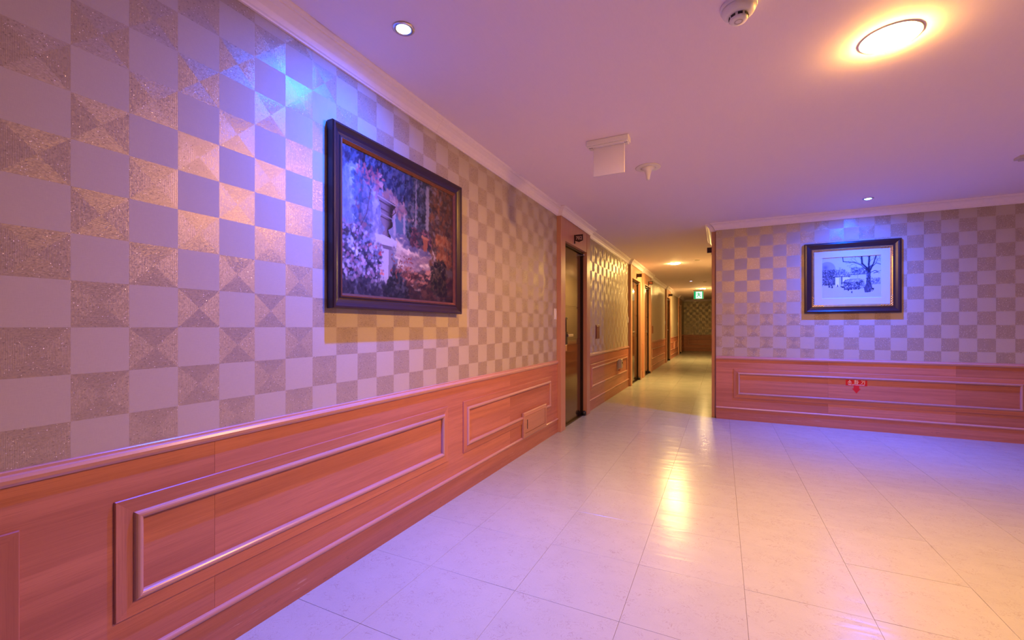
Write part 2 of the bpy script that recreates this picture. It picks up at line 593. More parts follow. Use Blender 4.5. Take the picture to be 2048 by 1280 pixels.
# ------------------------------------------------------------------ wainscot, rails, baseboards
RAIL = [(0.0, RAIL_B), (0.014, RAIL_B), (0.020, RAIL_B + 0.008), (0.022, RAIL_B + 0.018), (0.018, RAIL_B + 0.026), (0.012, RAIL_B + 0.030),
        (0.012, RAIL_T - 0.002), (0.010, RAIL_T), (0.0, RAIL_T)]
def halfround(n0, b, w, hgt, k=7):
    pts = [(n0, b)]
    for i in range(k + 1):
        a = math.pi * i / k
        pts.append((n0 + 0.004 + hgt * math.sin(a), b + w / 2 - w / 2 * math.cos(a)))
    pts.append((n0, b + w))
    return pts
BASEBEAD = halfround(0.008, 0.133, 0.022, 0.010)
FRAME = [(0.0, 0.006), (0.0, 0.013), (0.0022, 0.0155), (0.046, 0.0155), (0.046, 0.006)]
BEAD = [(0.044, 0.006)] + [(0.044 + 0.0125 - 0.0125 * math.cos(math.pi * i / 8), 0.0135 + 0.0135 * math.sin(math.pi * i / 8)) for i in range(9)] + [(0.069, 0.006)]

def wainscot(wp, wall, a0, a1, seams, mat_along, bead_along, panels):
    edges = [a0] + [s for s in seams if a0 + 0.05 < s < a1 - 0.05] + [a1]
    for e0, e1 in zip(edges, edges[1:]):
        bm = loft([[wp(a, b, n) for n, b in ((0, 0.0), (0.008, 0.0), (0.008, RAIL_B + 0.002), (0, RAIL_B + 0.002))] for a in (e0 + 0.0004, e1 - 0.0004)])
        obj('veneer_board', bm, mat_along, wall)
    obj('chair_rail', extrude(wp, RAIL, a0, a1), bead_along, wall, smooth=False)
    for (p0, p1) in panels:
        for i, bm in enumerate(rect_strips(wp, p0, p1, 0.272, 0.632, FRAME)):
            obj('frame_strip', bm, mat_along if i % 2 == 0 else M['wood_z'], wall)
        for i, bm in enumerate(rect_strips(wp, p0, p1, 0.272, 0.632, BEAD)):
            obj('bead_strip', bm, bead_along if i % 2 == 0 else M['bead_z'], wall)

def baseboard(name, wp, segs, mat_along, bead_along, label):
    bm = bmesh.new()
    for a0, a1 in segs:
        loft([[wp(a, b, n) for n, b in ((0.008, 0.0), (0.0125, 0.0), (0.0125, 0.134), (0.008, 0.136))] for a in (a0, a1)], bm=bm)
    o = struct(obj(name, bm, mat_along), label, 'baseboard')
    for a0, a1 in segs:
        obj('base_bead', extrude(wp, BASEBEAD, a0, a1), bead_along, o)
    return o

SEGS_L = []
e = YB
for d in DOORS:
    SEGS_L.append((e, d[0])); e = d[3]
SEGS_L.append((e, YE))
SEAM_L = [0.907 + 2.37 * k for k in range(-2, 10)]
PANELS_L = [[(-1.30, 0.435), (0.626, 2.344), (2.531, 4.262)], [(5.76, 8.33)], [], [(11.50, 14.42)], [(16.0, 17.4), (17.6, 19.05)], [(20.6, 22.1)]]
for (a0, a1), pn in zip(SEGS_L, PANELS_L):
    wainscot(wl, WALL_L, a0, a1, SEAM_L, M['wood_y'], M['bead_y'], pn)
baseboard('baseboard_left', wl, SEGS_L, M['base_y'], M['bead_y'], 'wooden baseboard with rounded bead along the left wall')
wainscot(wf, WALL_F, XR, XE, [1.10, 2.18], M['wood_x'], M['bead_x'], [(0.14, 2.715), (2.90, 4.5)])
baseboard('baseboard_front', wf, [(XR, XE)], M['base_x'], M['bead_x'], 'scuffed wooden baseboard below the winter picture wall')
SEGS_C = [(RDOOR[3], YE)]
wainscot(wc, WALL_C, RDOOR[3], YE, [9, 11.4, 13.8, 16.2, 18.6, 21], M['wood_y'], M['bead_y'], [(7.5, 10.2), (10.5, 13.2), (13.5, 16.5), (17, 20)])
baseboard('baseboard_right', wc, SEGS_C, M['base_y'], M['bead_y'], 'wooden baseboard along the right side of the corridor')
wainscot(we, WALL_E, L, XR, [], M['wood_x'], M['bead_x'], [(L + 0.15, XR - 0.15)])
baseboard('baseboard_end', we, [(L, XR)], M['base_x'], M['bead_x'], 'baseboard at the dark far end of the corridor')

# ------------------------------------------------------------------ crown moulding
CB = 2.368
CROWN = [(0.0, CB), (0.010, CB), (0.012, CB + 0.006), (0.018, CB + 0.010), (0.026, CB + 0.030), (0.040, CB + 0.052), (0.054, CB + 0.062),
         (0.058, CB + 0.064), (0.058, CB + 0.070), (0.066, CB + 0.073), (0.072, H - 0.006), (0.072, H), (0.0, H)]
def left_path(y0, y1):
    p = [(L, y0)]
    for d in DOORS:
        if y0 < d[0] and d[3] < y1:
            p += [(L, d[0]), (L + PR, d[0]), (L + PR, d[3]), (L, d[3])]
    p.append((L, y1))
    return p
struct(obj('trim_1', sweep(left_path(YB, 2.218), CROWN), M['crown']), 'near length of white crown moulding above the garden painting', 'crown moulding')
struct(obj('trim_2', sweep(left_path(2.2192, YE), CROWN), M['crown']), 'long crown moulding stepping out round the corridor doors', 'crown moulding')
rp = [(XR, YE), (XR, RDOOR[3]), (XR - PR, RDOOR[3]), (XR - PR, RDOOR[0]), (XR, RDOOR[0]), (XR, W), (XE, W)]
struct(obj('trim_3', sweep(rp, CROWN), M['crown']), 'crown moulding above the winter picture, turning into the corridor', 'crown moulding')
struct(obj('trim_4', sweep([(L, YE), (XR, YE)], CROWN), M['crown']), 'crown moulding across the far corridor end', 'crown moulding')

# ------------------------------------------------------------------ doors
def door(name, d, label, side=1, detail=True):
    """portal casing standing proud of the wall with a bronze leaf set back in it; local frame: x out of the wall, y along"""
    o0, i0, i1, o1 = d
    y0 = o0
    e = bpy.data.objects.new(name, None)
    e.empty_display_size = 0.1
    e.location = (L, y0, 0) if side > 0 else (XR, y0, 0)
    link(e)
    struct(e, label, 'door')
    def bb(nm, n0, n1, a0, a1, b0, b1, mat, par=e, bev=0.0):
        bm = B((min(n0 * side, n1 * side), a0 - y0, b0), (max(n0 * side, n1 * side), a1 - y0, b1), bev)
        return obj(nm, bm, mat, par)
    j = bb('jamb', -0.10, PR, o0, i0, 0, CB + 0.004, M['casing'], bev=0.003)
    j2 = bb('jamb', -0.10, PR, i1, o1, 0, CB + 0.004, M['casing'], bev=0.003)
    bb('header', -0.10, PR - 0.004, i0, i1, DOOR_H, CB + 0.004, M['casing'])
    # bronze inner frame
    bb('door_frame', -0.09, -0.002, i1 - 0.022, i1, 0, DOOR_H, M['bronze_dk'])
    bb('door_frame', -0.09, -0.002, i0, i0 + 0.022, 0, DOOR_H, M['bronze_dk'])
    bb('door_frame', -0.09, 0.004, i0, i1, DOOR_H - 0.022, DOOR_H, M['bronze_dk'])
    bb('threshold', -0.09, 0.012, i0, i1, 0.0, 0.012, M['bronze_dk'])
    leaf = bb('door_leaf', -0.065, -0.02, i0 + 0.024, i1 - 0.024, 0.014, DOOR_H - 0.025, M['bronze'], bev=0.002)
    if detail:
        # shallow raised fields
        for b0, b1 in ((0.10, 0.94), (1.00, 1.38), (1.40, 2.02)):
            bb('door_panel', -0.021, -0.017, i0 + 0.08, i1 - 0.09, b0, b1, M['bronze'], leaf, 0.0015)
    k = bb('lock_case', -0.021, 0.026, i0 + 0.075, i0 + 0.150, 0.95, 1.26, M['black'], leaf, 0.008)
    bm = B((min(0.020 * side, 0.050 * side), i0 + 0.105 - y0, 1.040), (max(0.020 * side, 0.050 * side), i0 + 0.128 - y0, 1.064), 0.004)
    box(bm, (min(0.036 * side, 0.052 * side), i0 + 0.105 - y0, 1.037), (max(0.036 * side, 0.052 * side), i0 + 0.285 - y0, 1.067), 0.005)
    obj('lever', bm, M['steel'], leaf)
    bb('lock_cover', 0.025, 0.031, i0 + 0.088, i0 + 0.138, 1.09, 1.24, M['bronze'], leaf, 0.002)
    bb('key_plate', -0.021, 0.020, i0 + 0.080, i0 + 0.145, 0.87, 0.945, M['steel'], leaf, 0.004)
    # pivot hinges at the far jamb
    bb('pivot_hinge', -0.02, 0.030, i1 - 0.075, i1 - 0.005, DOOR_H - 0.050, DOOR_H - 0.024, M['steel'], e, 0.004)
    bm = lathe([(0.030, 0.012), (0.032, 0.03), (0.026, 0.052), (0.018, 0.060)], 18)
    for v in bm.verts:
        v.co.x = v.co.x * 0.9 + 0.022 * side; v.co.y += i1 - 0.036 - y0
    obj('pivot_cover', bm, M['black'], e, smooth=True)
    return e
door('door_1', DOORS[0], 'nearest bronze metal door in a wooden portal, under the 702 sign')
door('door_2', DOORS[1], 'bronze door in pale wood portal, second along the corridor')
door('door_3', DOORS[2], 'bronze door under the small red-lettered number sign')
door('door_4', DOORS[3], 'dark door past the long papered stretch, fourth along the corridor', detail=False)
door('door_5', DOORS[4], 'last dark door on the left before the corridor end', detail=False)
door('door_6', RDOOR, 'door portal on the corridor right wall just behind the corner', side=-1, detail=False)

# ------------------------------------------------------------------ ceiling lamps
def downlight(x, y, r, mat, label, name='downlight'):
    e = thing(name, (x, y, H), label, 'lamp', 'round ceiling downlights')
    obj('trim_ring', lathe([(r + 0.002, 0.0), (r + 0.008, 0.0), (r + 0.008, -0.002), (r + 0.005, -0.004), (r + 0.002, -0.004), (r, -0.002), (r, 0.0)], 48, cap=False), M['white'], e, smooth=True)
    obj('diffuser', lathe([(r - 0.001, -0.001), (r - 0.003, -0.007), (r * 0.9, -0.011), (r * 0.6, -0.015), (r * 0.3, -0.017), (0, -0.0175)], 48), mat, e, smooth=True)
    return e
downlight(0.685, 2.487, 0.105, M['lamp_lobby'], 'large glowing warm downlight in the lobby ceiling at upper right')
downlight(-0.85, 9.40, 0.085, M['lamp_corr'], 'nearer warm downlight in the corridor ceiling')
downlight(-0.563, 16.0, 0.085, M['lamp_corr'], 'small far warm downlight just above the green exit sign')

# photometric curve of a lensed LED spot: strong straight down, a weak tail almost to the ceiling
_ang = [0, 5, 10, 15, 20, 25, 30, 35, 40, 45, 50, 55, 60, 65, 70, 75, 80, 85, 90]
_cd = [1000, 990, 960, 900, 805, 690, 560, 440, 340, 260, 198, 150, 113, 86, 62, 42, 23, 7, 0]
IES_TEXT = bpy.data.texts.new('led_spot.ies')
IES_TEXT.write('IESNA:LM-63-1995\nTILT=NONE\n1 1000 1.0 %d 1 1 2 0.0 0.0 0.0\n1.0 1.0 10.0\n%s\n0\n%s\n' % (len(_ang), ' '.join(map(str, _ang)), ' '.join(map(str, _cd))))
def led_spot(x, y, watt, lens, label, col=LED_COL, r=0.030):
    e = thing('led_spotlight', (x, y, H), label, 'lamp', 'small LED ceiling spots')
    obj('trim_ring', lathe([(r, 0.0), (r + 0.018, 0.0), (r + 0.018, -0.003), (r + 0.010, -0.007), (r + 0.001, -0.006), (r, -0.003)], 32, cap=False), M['steel'], e, smooth=True)
    obj('lens', lathe([(r, -0.001), (r * 0.97, -0.005), (r * 0.6, -0.009), (0, -0.011)], 32), lens, e, smooth=True)
    if watt:
        ld = bpy.data.lights.new('led_beam', 'POINT')
        ld.energy = watt
        ld.color = col
        ld.shadow_soft_size = 0.012
        ld.specular_factor = 0.6
        ld.use_nodes = True
        nt = ld.node_tree
        ies = nt.nodes.new('ShaderNodeTexIES')
        ies.mode = 'INTERNAL'
        ies.ies = IES_TEXT
        em = next(n for n in nt.nodes if n.type == 'EMISSION')
        nt.links.new(ies.outputs[0], em.inputs['Strength'])
        lo = bpy.data.objects.new('led_beam', ld)
        lo.location = (0, 0, -0.03)
        link(lo, e)
    return e
led_spot(-1.248, 1.481, LED_W, M['led'], 'cyan-blue LED spot in the ceiling near the garden painting')
led_spot(1.343, 5.504, LED_W * 1.25, M['led'], 'blue LED spot in the ceiling above the winter picture')
led_spot(-0.766, 13.18, 0.02, M['led_v'], 'tiny violet LED spot in the corridor ceiling', (0.6, 0.4, 1.0), 0.03)

# ------------------------------------------------------------------ ceiling fittings
# smoke detector
e = thing('smoke_detector', (0.064, 1.967, H), 'white smoke detector on the lobby ceiling at the top edge', 'smoke detector')
base = obj('base', lathe([(0.066, 0.0), (0.068, -0.004), (0.068, -0.014), (0.064, -0.017)], 40), M['white'], e, smooth=True)
body = obj('body', lathe([(0.062, -0.017), (0.063, -0.024), (0.058, -0.034), (0.048, -0.042), (0.036, -0.046)], 40), M['white'], e, smooth=True)
obj('head', lathe([(0.034, -0.045), (0.034, -0.060), (0.030, -0.066), (0.016, -0.068), (0.0, -0.068)], 40), M['white'], e, smooth=True)
for i in range(8):
    a = 2 * math.pi * i / 8 + 0.15
    bm = B((-0.0085, -0.002, -0.0045), (0.0085, 0.002, 0.0045))
    bmesh.ops.transform(bm, matrix=Matrix.Translation((0.0335 * math.cos(a), 0.0335 * math.sin(a), -0.053)) @ Matrix.Rotation(a + math.pi / 2, 4, 'Z'), verts=bm.verts)
    obj('vent_slot', bm, M['dark'], body)
obj('test_ring', lathe([(0.011, -0.0685), (0.014, -0.070), (0.017, -0.0685)], 28, cap=False), M['grey'], body, smooth=True)
obj('indicator', lathe([(0.003, -0.043), (0.002, -0.046), (0, -0.047)], 12), M['dark'], body, loc=(-0.030, -0.036, 0.006))

# sprinkler / drop cone
def sprinkler(x, y, label, k=1.0):
    e = thing('ceiling_sprinkler', (x, y, H), label, 'sprinkler')
    obj('escutcheon', lathe([(0.052 * k, 0.0), (0.054 * k, -0.003), (0.050 * k, -0.006), (0.034 * k, -0.008)], 36), M['white'], e, smooth=True)
    obj('cone', lathe([(0.034 * k, -0.007), (0.022 * k, -0.014), (0.015 * k, -0.032), (0.010 * k, -0.062), (0.007 * k, -0.102), (0.0, -0.103)], 28), M['white'], e, smooth=True)
sprinkler(-0.536, 3.645, 'white cone-shaped sprinkler on the ceiling beside the blank hanging sign', 1.85)

# blank hanging sign of the lobby
e = thing('hanging_sign', (-0.705, 2.985, H), 'blank white hanging sign on the lobby ceiling, seen from its back', 'sign')
obj('housing', B((-0.150, -0.042, -0.036), (0.145, 0.042, 0.0), 0.006, 2), M['white'], e)
obj('lower_lip', B((-0.140, -0.034, -0.046), (0.135, 0.034, -0.034), 0.004), M['white'], e)
obj('panel', B((-0.105, -0.006, -0.245), (0.112, 0.006, -0.044), 0.002), M['acrylic'], e)
for x in (-0.125, -0.112, 0.118, 0.130):
    obj('screw', lathe([(0.0035, -0.045), (0.0035, -0.048), (0, -0.049)], 10), M['dark'], e, loc=(x, -0.02, 0))

# lit exit sign in the corridor
e = thing('exit_sign', (-0.665, 15.45, H), 'small green lit exit sign hanging in the far corridor', 'sign')
EZ = -0.075
for x in (-0.10, 0.10):
    obj('stem', lathe([(0.006, 0.0), (0.006, EZ - 0.01)], 10), M['steel'], e, loc=(x, 0, 0))
obj('housing', B((-0.16, -0.04, EZ - 0.050), (0.16, 0.04, EZ), 0.006), M['white'], e)
obj('light_box', B((-0.15, -0.03, EZ - 0.31), (0.15, 0.03, EZ - 0.045), 0.004), M['white'], e)
f = obj('sign_face', B((-0.142, -0.033, EZ - 0.302), (0.142, -0.029, EZ - 0.054)), M['exit_g'], e)
obj('doorway_mark', B((-0.085, -0.0355, EZ - 0.290), (0.11, -0.0325, EZ - 0.066)), M['exit_w'], f)
# running figure
def seg(bm, p, q, w):
    p, q = Vector(p), Vector(q)
    d = (q - p); n = Vector((-d.y, d.x)).normalized() * w / 2
    vs = [p + n, p - n, q - n, q + n]
    k = len(bm.verts) / 8 * 0.0001
    lo = [bm.verts.new((v.x, -0.0375 - k, v.y + EZ)) for v in vs]
    hi = [bm.verts.new((v.x, -0.035 - k, v.y + EZ)) for v in vs]
    bm.faces.new(lo); bm.faces.new(hi[::-1])
    for i in range(4):
        j = (i + 1) % 4
        bm.faces.new((lo[i], hi[i], hi[j], lo[j]))
bm = bmesh.new()
for p, q, w in (((0.0, -0.125), (0.015, -0.185), 0.032), ((0.0, -0.125), (-0.04, -0.15), 0.014), ((-0.04, -0.15), (-0.06, -0.13), 0.013),
                ((0.005, -0.13), (0.045, -0.145), 0.014), ((0.045, -0.145), (0.055, -0.17), 0.013), ((0.012, -0.185), (-0.03, -0.20), 0.018),
                ((-0.03, -0.20), (-0.04, -0.245), 0.016), ((0.015, -0.185), (0.04, -0.215), 0.018), ((0.04, -0.215), (0.07, -0.235), 0.016), ((-0.012, -0.098), (-0.004, -0.115), 0.022)):
    seg(bm, p, q, w)
obj('running_figure', bm, M['exit_g'], f)

# ceiling discs in the corridor
for (x, y, lb) in ((-0.42, 9.10, 'nearer flat disc on the corridor ceiling, right of the downlight'), (-0.42, 13.6, 'farther flat disc on the corridor ceiling, right of the violet LED')):
    e = thing('ceiling_disc', (x, y, H), lb, 'ceiling fitting', 'flat discs on the corridor ceiling')
    obj('cover', lathe([(0.048, 0.0), (0.050, -0.004), (0.044, -0.009), (0.0, -0.011)], 28), M['grey'], e, smooth=True)
    obj('collar', lathe([(0.056, 0.0), (0.056, -0.003), (0.050, -0.004)], 28, cap=False), M['white'], e, smooth=True)

# corner of a box fitting at the right edge of the picture
e = thing('ceiling_box', (2.19, 4.66, H), 'corner of a grey box fitting on the ceiling at the far right edge', 'ceiling fitting')
obj('housing', B((-0.15, -0.04, -0.020), (0.15, 0.04, 0.0), 0.003), M['grey'], e)
obj('lip', B((-0.13, -0.030, -0.030), (0.13, 0.030, -0.018), 0.002), M['grey'], e)

# ------------------------------------------------------------------ number signs (blades standing off the portal headers)
def number_sign(x, y, z, w, digits, mat, label, side=1, shield=True):
    e = thing('room_number_sign', (x, y, z), label, 'sign', 'room number signs over the doors')
    hw, hh = w / 2, 0.042
    s = side
    pts = [(0.012, hh), (0.012 + w, hh), (0.012 + w, -hh * 0.72), (0.012 + hw, -hh * 1.15), (0.012, -hh * 0.72)]
    if not shield:
        pts = [(0.012, hh * 0.85), (0.012 + w, hh * 0.85), (0.012 + w, -hh * 0.85), (0.012, -hh * 0.85)]
    pl = obj('plate', loft([[(px * s, yy, pz) for px, pz in pts] for yy in (-0.004, 0.004)]), M['signplate'], e)
    obj('bracket', B((min(0, 0.014 * s), -0.006, -0.062), (max(0, 0.014 * s), 0.006, hh), 0.001), M['signplate'], e)
    if digits:
        bm = text_bm(digits, 0.056, 0.0008, 0.92)
        bmesh.ops.transform(bm, matrix=Matrix.Translation(((0.012 + hw) * s, -0.005, -0.001)) @ Matrix.Rotation(math.radians(90), 4, 'X'), verts=bm.verts)
        obj('digits', bm, mat, pl)
    return e
number_sign(L + PR - 0.004, 4.93, 2.205, 0.095, '702', M['digit'], 'dark shield-shaped 702 number sign over the nearest door')
number_sign(L + PR - 0.004, 9.13, 2.215, 0.095, None, None, 'dark number sign over the second door, too dim to read', shield=False)
number_sign(L + PR - 0.004, 10.72, 2.205, 0.095, '705', M['digit_r'], 'number sign with red digits over the third door', shield=False)
number_sign(L + PR - 0.004, 15.2, 2.215, 0.11, None, None, 'small dark number sign over the fourth door', shield=False)
number_sign(XR - PR + 0.004, 6.40, 2.19, 0.055, None, None, 'dark number sign poking out from behind the corner at right', side=-1, shield=False)

# ------------------------------------------------------------------ wall fittings
def switch(y, label, z=1.29):
    e = thing('light_switch', (L, y, z), label, 'switch', 'white light switches beside the doors')
    p = obj('plate', B((0, -0.035, -0.06), (0.008, 0.035, 0.06), 0.003), M['white'], e)
    obj('rocker', B((0.007, -0.022, -0.040), (0.012, 0.022, 0.040), 0.002), M['white'], p)
    obj('indicator', B((0.0075, 0.016, 0.044), (0.0095, 0.024, 0.050)), M['dark'], p)
switch(4.395, 'white switch plate just before the nearest door portal')
switch(8.44, 'switch plate just before the second door portal')
switch(9.90, 'switch plate on the narrow strip between two doors')
switch(14.53, 'switch plate before the fourth door portal')
switch(19.12, 'bright switch plate before the last door on the left')
def brown_plate(y, label):
    e = thing('wall_plate', (L, y, 1.08), label, 'wall plate', 'brown plates beyond the doors')
    p = obj('plate', B((0, -0.095, -0.10), (0.010, 0.095, 0.10), 0.003), M['plate'], e)
    obj('cover', B((0.009, -0.08, -0.085), (0.014, 0.08, 0.085), 0.002), M['plate'], p)
brown_plate(6.17, 'flat brown plate on the paper past the nearest door')
brown_plate(11.75, 'brown plate on the paper past the third door')
brown_plate(16.2, 'brown plate on the paper past the fourth door')

# emergency torch holder on the wainscot
e = thing('emergency_light', (L + 0.008, 7.52, 0.51), 'grey emergency light unit hanging on the corridor wainscot', 'emergency light')
obj('back_plate', B((0, -0.055, -0.12), (0.012, 0.055, 0.085), 0.004), M['grey'], e)
obj('body', B((0.011, -0.048, -0.075), (0.075, 0.048, 0.085), 0.014, 3), M['grey'], e)
obj('lens', lathe([(0.014, 0.0), (0.016, 0.006), (0.010, 0.010), (0, 0.011)], 16), M['dark'], e, loc=(0.05, 0.015, 0.0)).rotation_euler = (math.radians(0), math.radians(90), 0)
e.children[-1].location = (0.072, 0.012, 0.02)
obj('holder', B((0.0, -0.040, -0.118), (0.050, 0.040, -0.095), 0.004), M['wood_y'], e)

# access hatch let into the wainscot
e = thing('access_hatch', (L + 0.012, 3.785, 0.262), 'small pale wooden access hatch over the wainscot moulding near the 702 door', 'hatch')
def wh(a, b, n): return (n, a, b)
for i, bm in enumerate(rect_strips(wh, -0.28, 0.28, -0.112, 0.112, [(0, 0), (0, 0.018), (0.003, 0.021), (0.034, 0.021), (0.034, 0.0)])):
    obj('hatch_frame', bm, M['hatch'], e)
dr = obj('hatch_door', B((0.0, -0.243, -0.075), (0.017, 0.243, 0.075), 0.0015), M['hatch'], e)
obj('finger_slot', B((0.0165, -0.20, -0.042), (0.0178, -0.186, 0.042)), M['dark'], dr)

# fire extinguisher sticker
e = thing('extinguisher_sticker', (1.3585, W - 0.008, 0.526), 'red sticker with white Korean lettering and down arrow on the wainscot', 'sign')
st = obj('banner', B((-0.0965, -0.0012, -0.032), (0.0965, 0.0, 0.032)), M['red'], e)
def stroke(bm, p, q, w, y0=-0.0020, y1=-0.0010):
    p, q = Vector(p), Vector(q)
    d = (q - p).normalized(); n = Vector((-d.y, d.x)) * w / 2
    p = p - d * w / 2; q = q + d * w / 2
    vs = [p + n, p - n, q - n, q + n]
    k = len(bm.verts) / 8 * 0.00004          # overlapping strokes lie a hair above one another
    lo = [bm.verts.new((v.x, y0 - k, v.y)) for v in vs]
    hi = [bm.verts.new((v.x, y1 - k, v.y)) for v in vs]
    bm.faces.new(lo); bm.faces.new(hi[::-1])
    for i in range(4):
        j = (i + 1) % 4
        bm.faces.new((lo[i], hi[i], hi[j], lo[j]))
sw = 0.0048
# so
bm = bmesh.new(); ox = -0.060
for p, q in (((0, .026), (0, .020)), ((0, .020), (-.013, .008)), ((0, .020), (.013, .008)), ((0, .008), (0, -.004)), ((-.016, -.005), (.016, -.005))):
    stroke(bm, (p[0] + ox, p[1]), (q[0] + ox, q[1]), sw)
obj('letter', bm, M['ink'], st)
# hwa
bm = bmesh.new(); ox = -0.003
for p, q in (((-.010, .027), (0, .027)), ((-.016, .021), (.006, .021)), ((-.005, .001), (-.005, -.006)), ((-.017, -.007), (.009, -.006)), ((.014, .027), (.014, -.011)), ((.014, .009), (.021, .009))):
    stroke(bm, (p[0] + ox, p[1]), (q[0] + ox, q[1]), sw)
ring = [(ox - .005 + .0075 * math.cos(a), .0085 + .0065 * math.sin(a)) for a in [2 * math.pi * i / 12 for i in range(13)]]
for p, q in zip(ring, ring[1:]): stroke(bm, p, q, sw * 0.8)
obj('letter', bm, M['ink'], st)
# gi
bm = bmesh.new(); ox = 0.058
for p, q in (((-.014, .024), (.004, .024)), ((.004, .024), (.001, .009)), ((.001, .009), (-.013, -.006)), ((.015, .027), (.015, -.010))):
    stroke(bm, (p[0] + ox, p[1]), (q[0] + ox, q[1]), sw)
obj('letter', bm, M['ink'], st)
bm = text_bm('FIRE EXTINGUISHER', 0.0165, 0.0005, 1.0)
bmesh.ops.transform(bm, matrix=Matrix.Translation((0, -0.0015, -0.022)) @ Matrix.Rotation(math.radians(90), 4, 'X'), verts=bm.verts)
obj('lettering', bm, M['ink'], st)
bm = loft([[(x, y, z) for x, z in ((-.025, -.032), (.025, -.032), (.025, -.063), (.040, -.063), (0, -.118), (-.040, -.063), (-.025, -.063))] for y in (-0.0012, 0.0)])
obj('arrow', bm, M['red'], e)

# ------------------------------------------------------------------ pictures
def canvas_obj(name, img, w, h, mat, parent, place):
    """img: H x W x 3 linear colours (row 0 = bottom) carried by a fine grid with real vertices; place(a,b)->local point"""
    ny, nx = img.shape[:2]
    aa = np.linspace(0, w, nx); bb = np.linspace(0, h, ny)
    co = np.array([place(a, b) for b in bb for a in aa], dtype=np.float32)
    idx = np.arange(nx * ny).reshape(ny, nx)
    fs = np.stack([idx[:-1, :-1], idx[:-1, 1:], idx[1:, 1:], idx[1:, :-1]], -1).reshape(-1, 4)
    me = bpy.data.meshes.new(name)
    me.from_pydata(co.tolist(), [], fs.tolist())
    at = me.color_attributes.new('paint', 'FLOAT_COLOR', 'POINT')
    rgba = np.concatenate([img.reshape(-1, 3), np.ones((nx * ny, 1))], 1).astype(np.float32)
    at.data.foreach_set('color', rgba.ravel())
    me.materials.append(mat)
    me.update()
    o = bpy.data.objects.new(name, me)
    return link(o, parent)

rs = np.random.RandomState(5)
class Paint:
    def __init__(self, nx, ny, col):
        self.nx, self.ny = nx, ny
        self.im = np.zeros((ny, nx, 3)) + np.array(col)
        self.X, self.Y = np.meshgrid(np.linspace(0, 1, nx), np.linspace(0, 1, ny))
        self.asp = nx / ny
    def blend(self, m, col):
        self.im = self.im * (1 - m[..., None]) + np.array(col) * m[..., None]
    def blob(self, x, y, rx, ry, col, a=1.0, soft=1.0):
        d = ((self.X - x) / rx) ** 2 + ((self.Y - y) / ry) ** 2
        self.blend(a * np.exp(-d / soft), col)
    def dab(self, x, y, r, ang, col, a=0.85, elong=2.2):
        x0, x1 = int((x - 3 * r) * self.nx), int((x + 3 * r) * self.nx) + 2
        y0, y1 = int((y - 3 * r * self.asp) * self.ny), int((y + 3 * r * self.asp) * self.ny) + 2
        x0, y0 = max(x0, 0), max(y0, 0)
        x1, y1 = min(x1, self.nx), min(y1, self.ny)
        if x1 <= x0 or y1 <= y0: return
        X = (self.X[y0:y1, x0:x1] - x); Y = (self.Y[y0:y1, x0:x1] - y) / self.asp
        c, s = math.cos(ang), math.sin(ang)
        p, q = X * c + Y * s, -X * s + Y * c
        d = (p / (r * elong)) ** 2 + (q / r) ** 2
        m = a * np.clip(1.6 - 1.6 * d, 0, 1)
        self.im[y0:y1, x0:x1] = self.im[y0:y1, x0:x1] * (1 - m[..., None]) + np.array(col) * m[..., None]
    def scatter(self, n, xr, yr, r, cols, a=0.8, elong=2.0, ang=None, fn=None):
        for _ in range(n):
            x, y = rs.uniform(*xr), rs.uniform(*yr)
            if fn and not fn(x, y): continue
            c = np.array(cols[rs.randint(len(cols))]) * rs.uniform(0.8, 1.2)
            self.dab(x, y, r * rs.uniform(0.5, 1.3), rs.uniform(0, math.pi) if ang is None else rs.normal(ang, 0.35), np.clip(c, 0, 1), a, elong)
    def line(self, pts, w, col, a=1.0):
        for (x0, y0), (x1, y1) in zip(pts, pts[1:]):
            dx, dy = x1 - x0, (y1 - y0) / self.asp
            L2 = dx * dx + dy * dy + 1e-12
            t = np.clip(((self.X - x0) * dx + (self.Y - y0) / self.asp * dy) / L2, 0, 1)
            d = np.hypot(self.X - x0 - t * dx, (self.Y - y0) / self.asp - t * dy)
            self.blend(a * np.clip(1.5 - d / w, 0, 1), col)
    def poly(self, pts, col, a=1.0):
        m = np.zeros(self.X.shape, bool)
        n = len(pts)
        for i in range(n):
            (xa, ya), (xb, yb) = pts[i], pts[(i + 1) % n]
            if ya == yb: continue
            c = (ya > self.Y) != (yb > self.Y)
            m ^= c & (self.X < (xb - xa) * (self.Y - ya) / (yb - ya) + xa)
        self.blend(a * m, col)

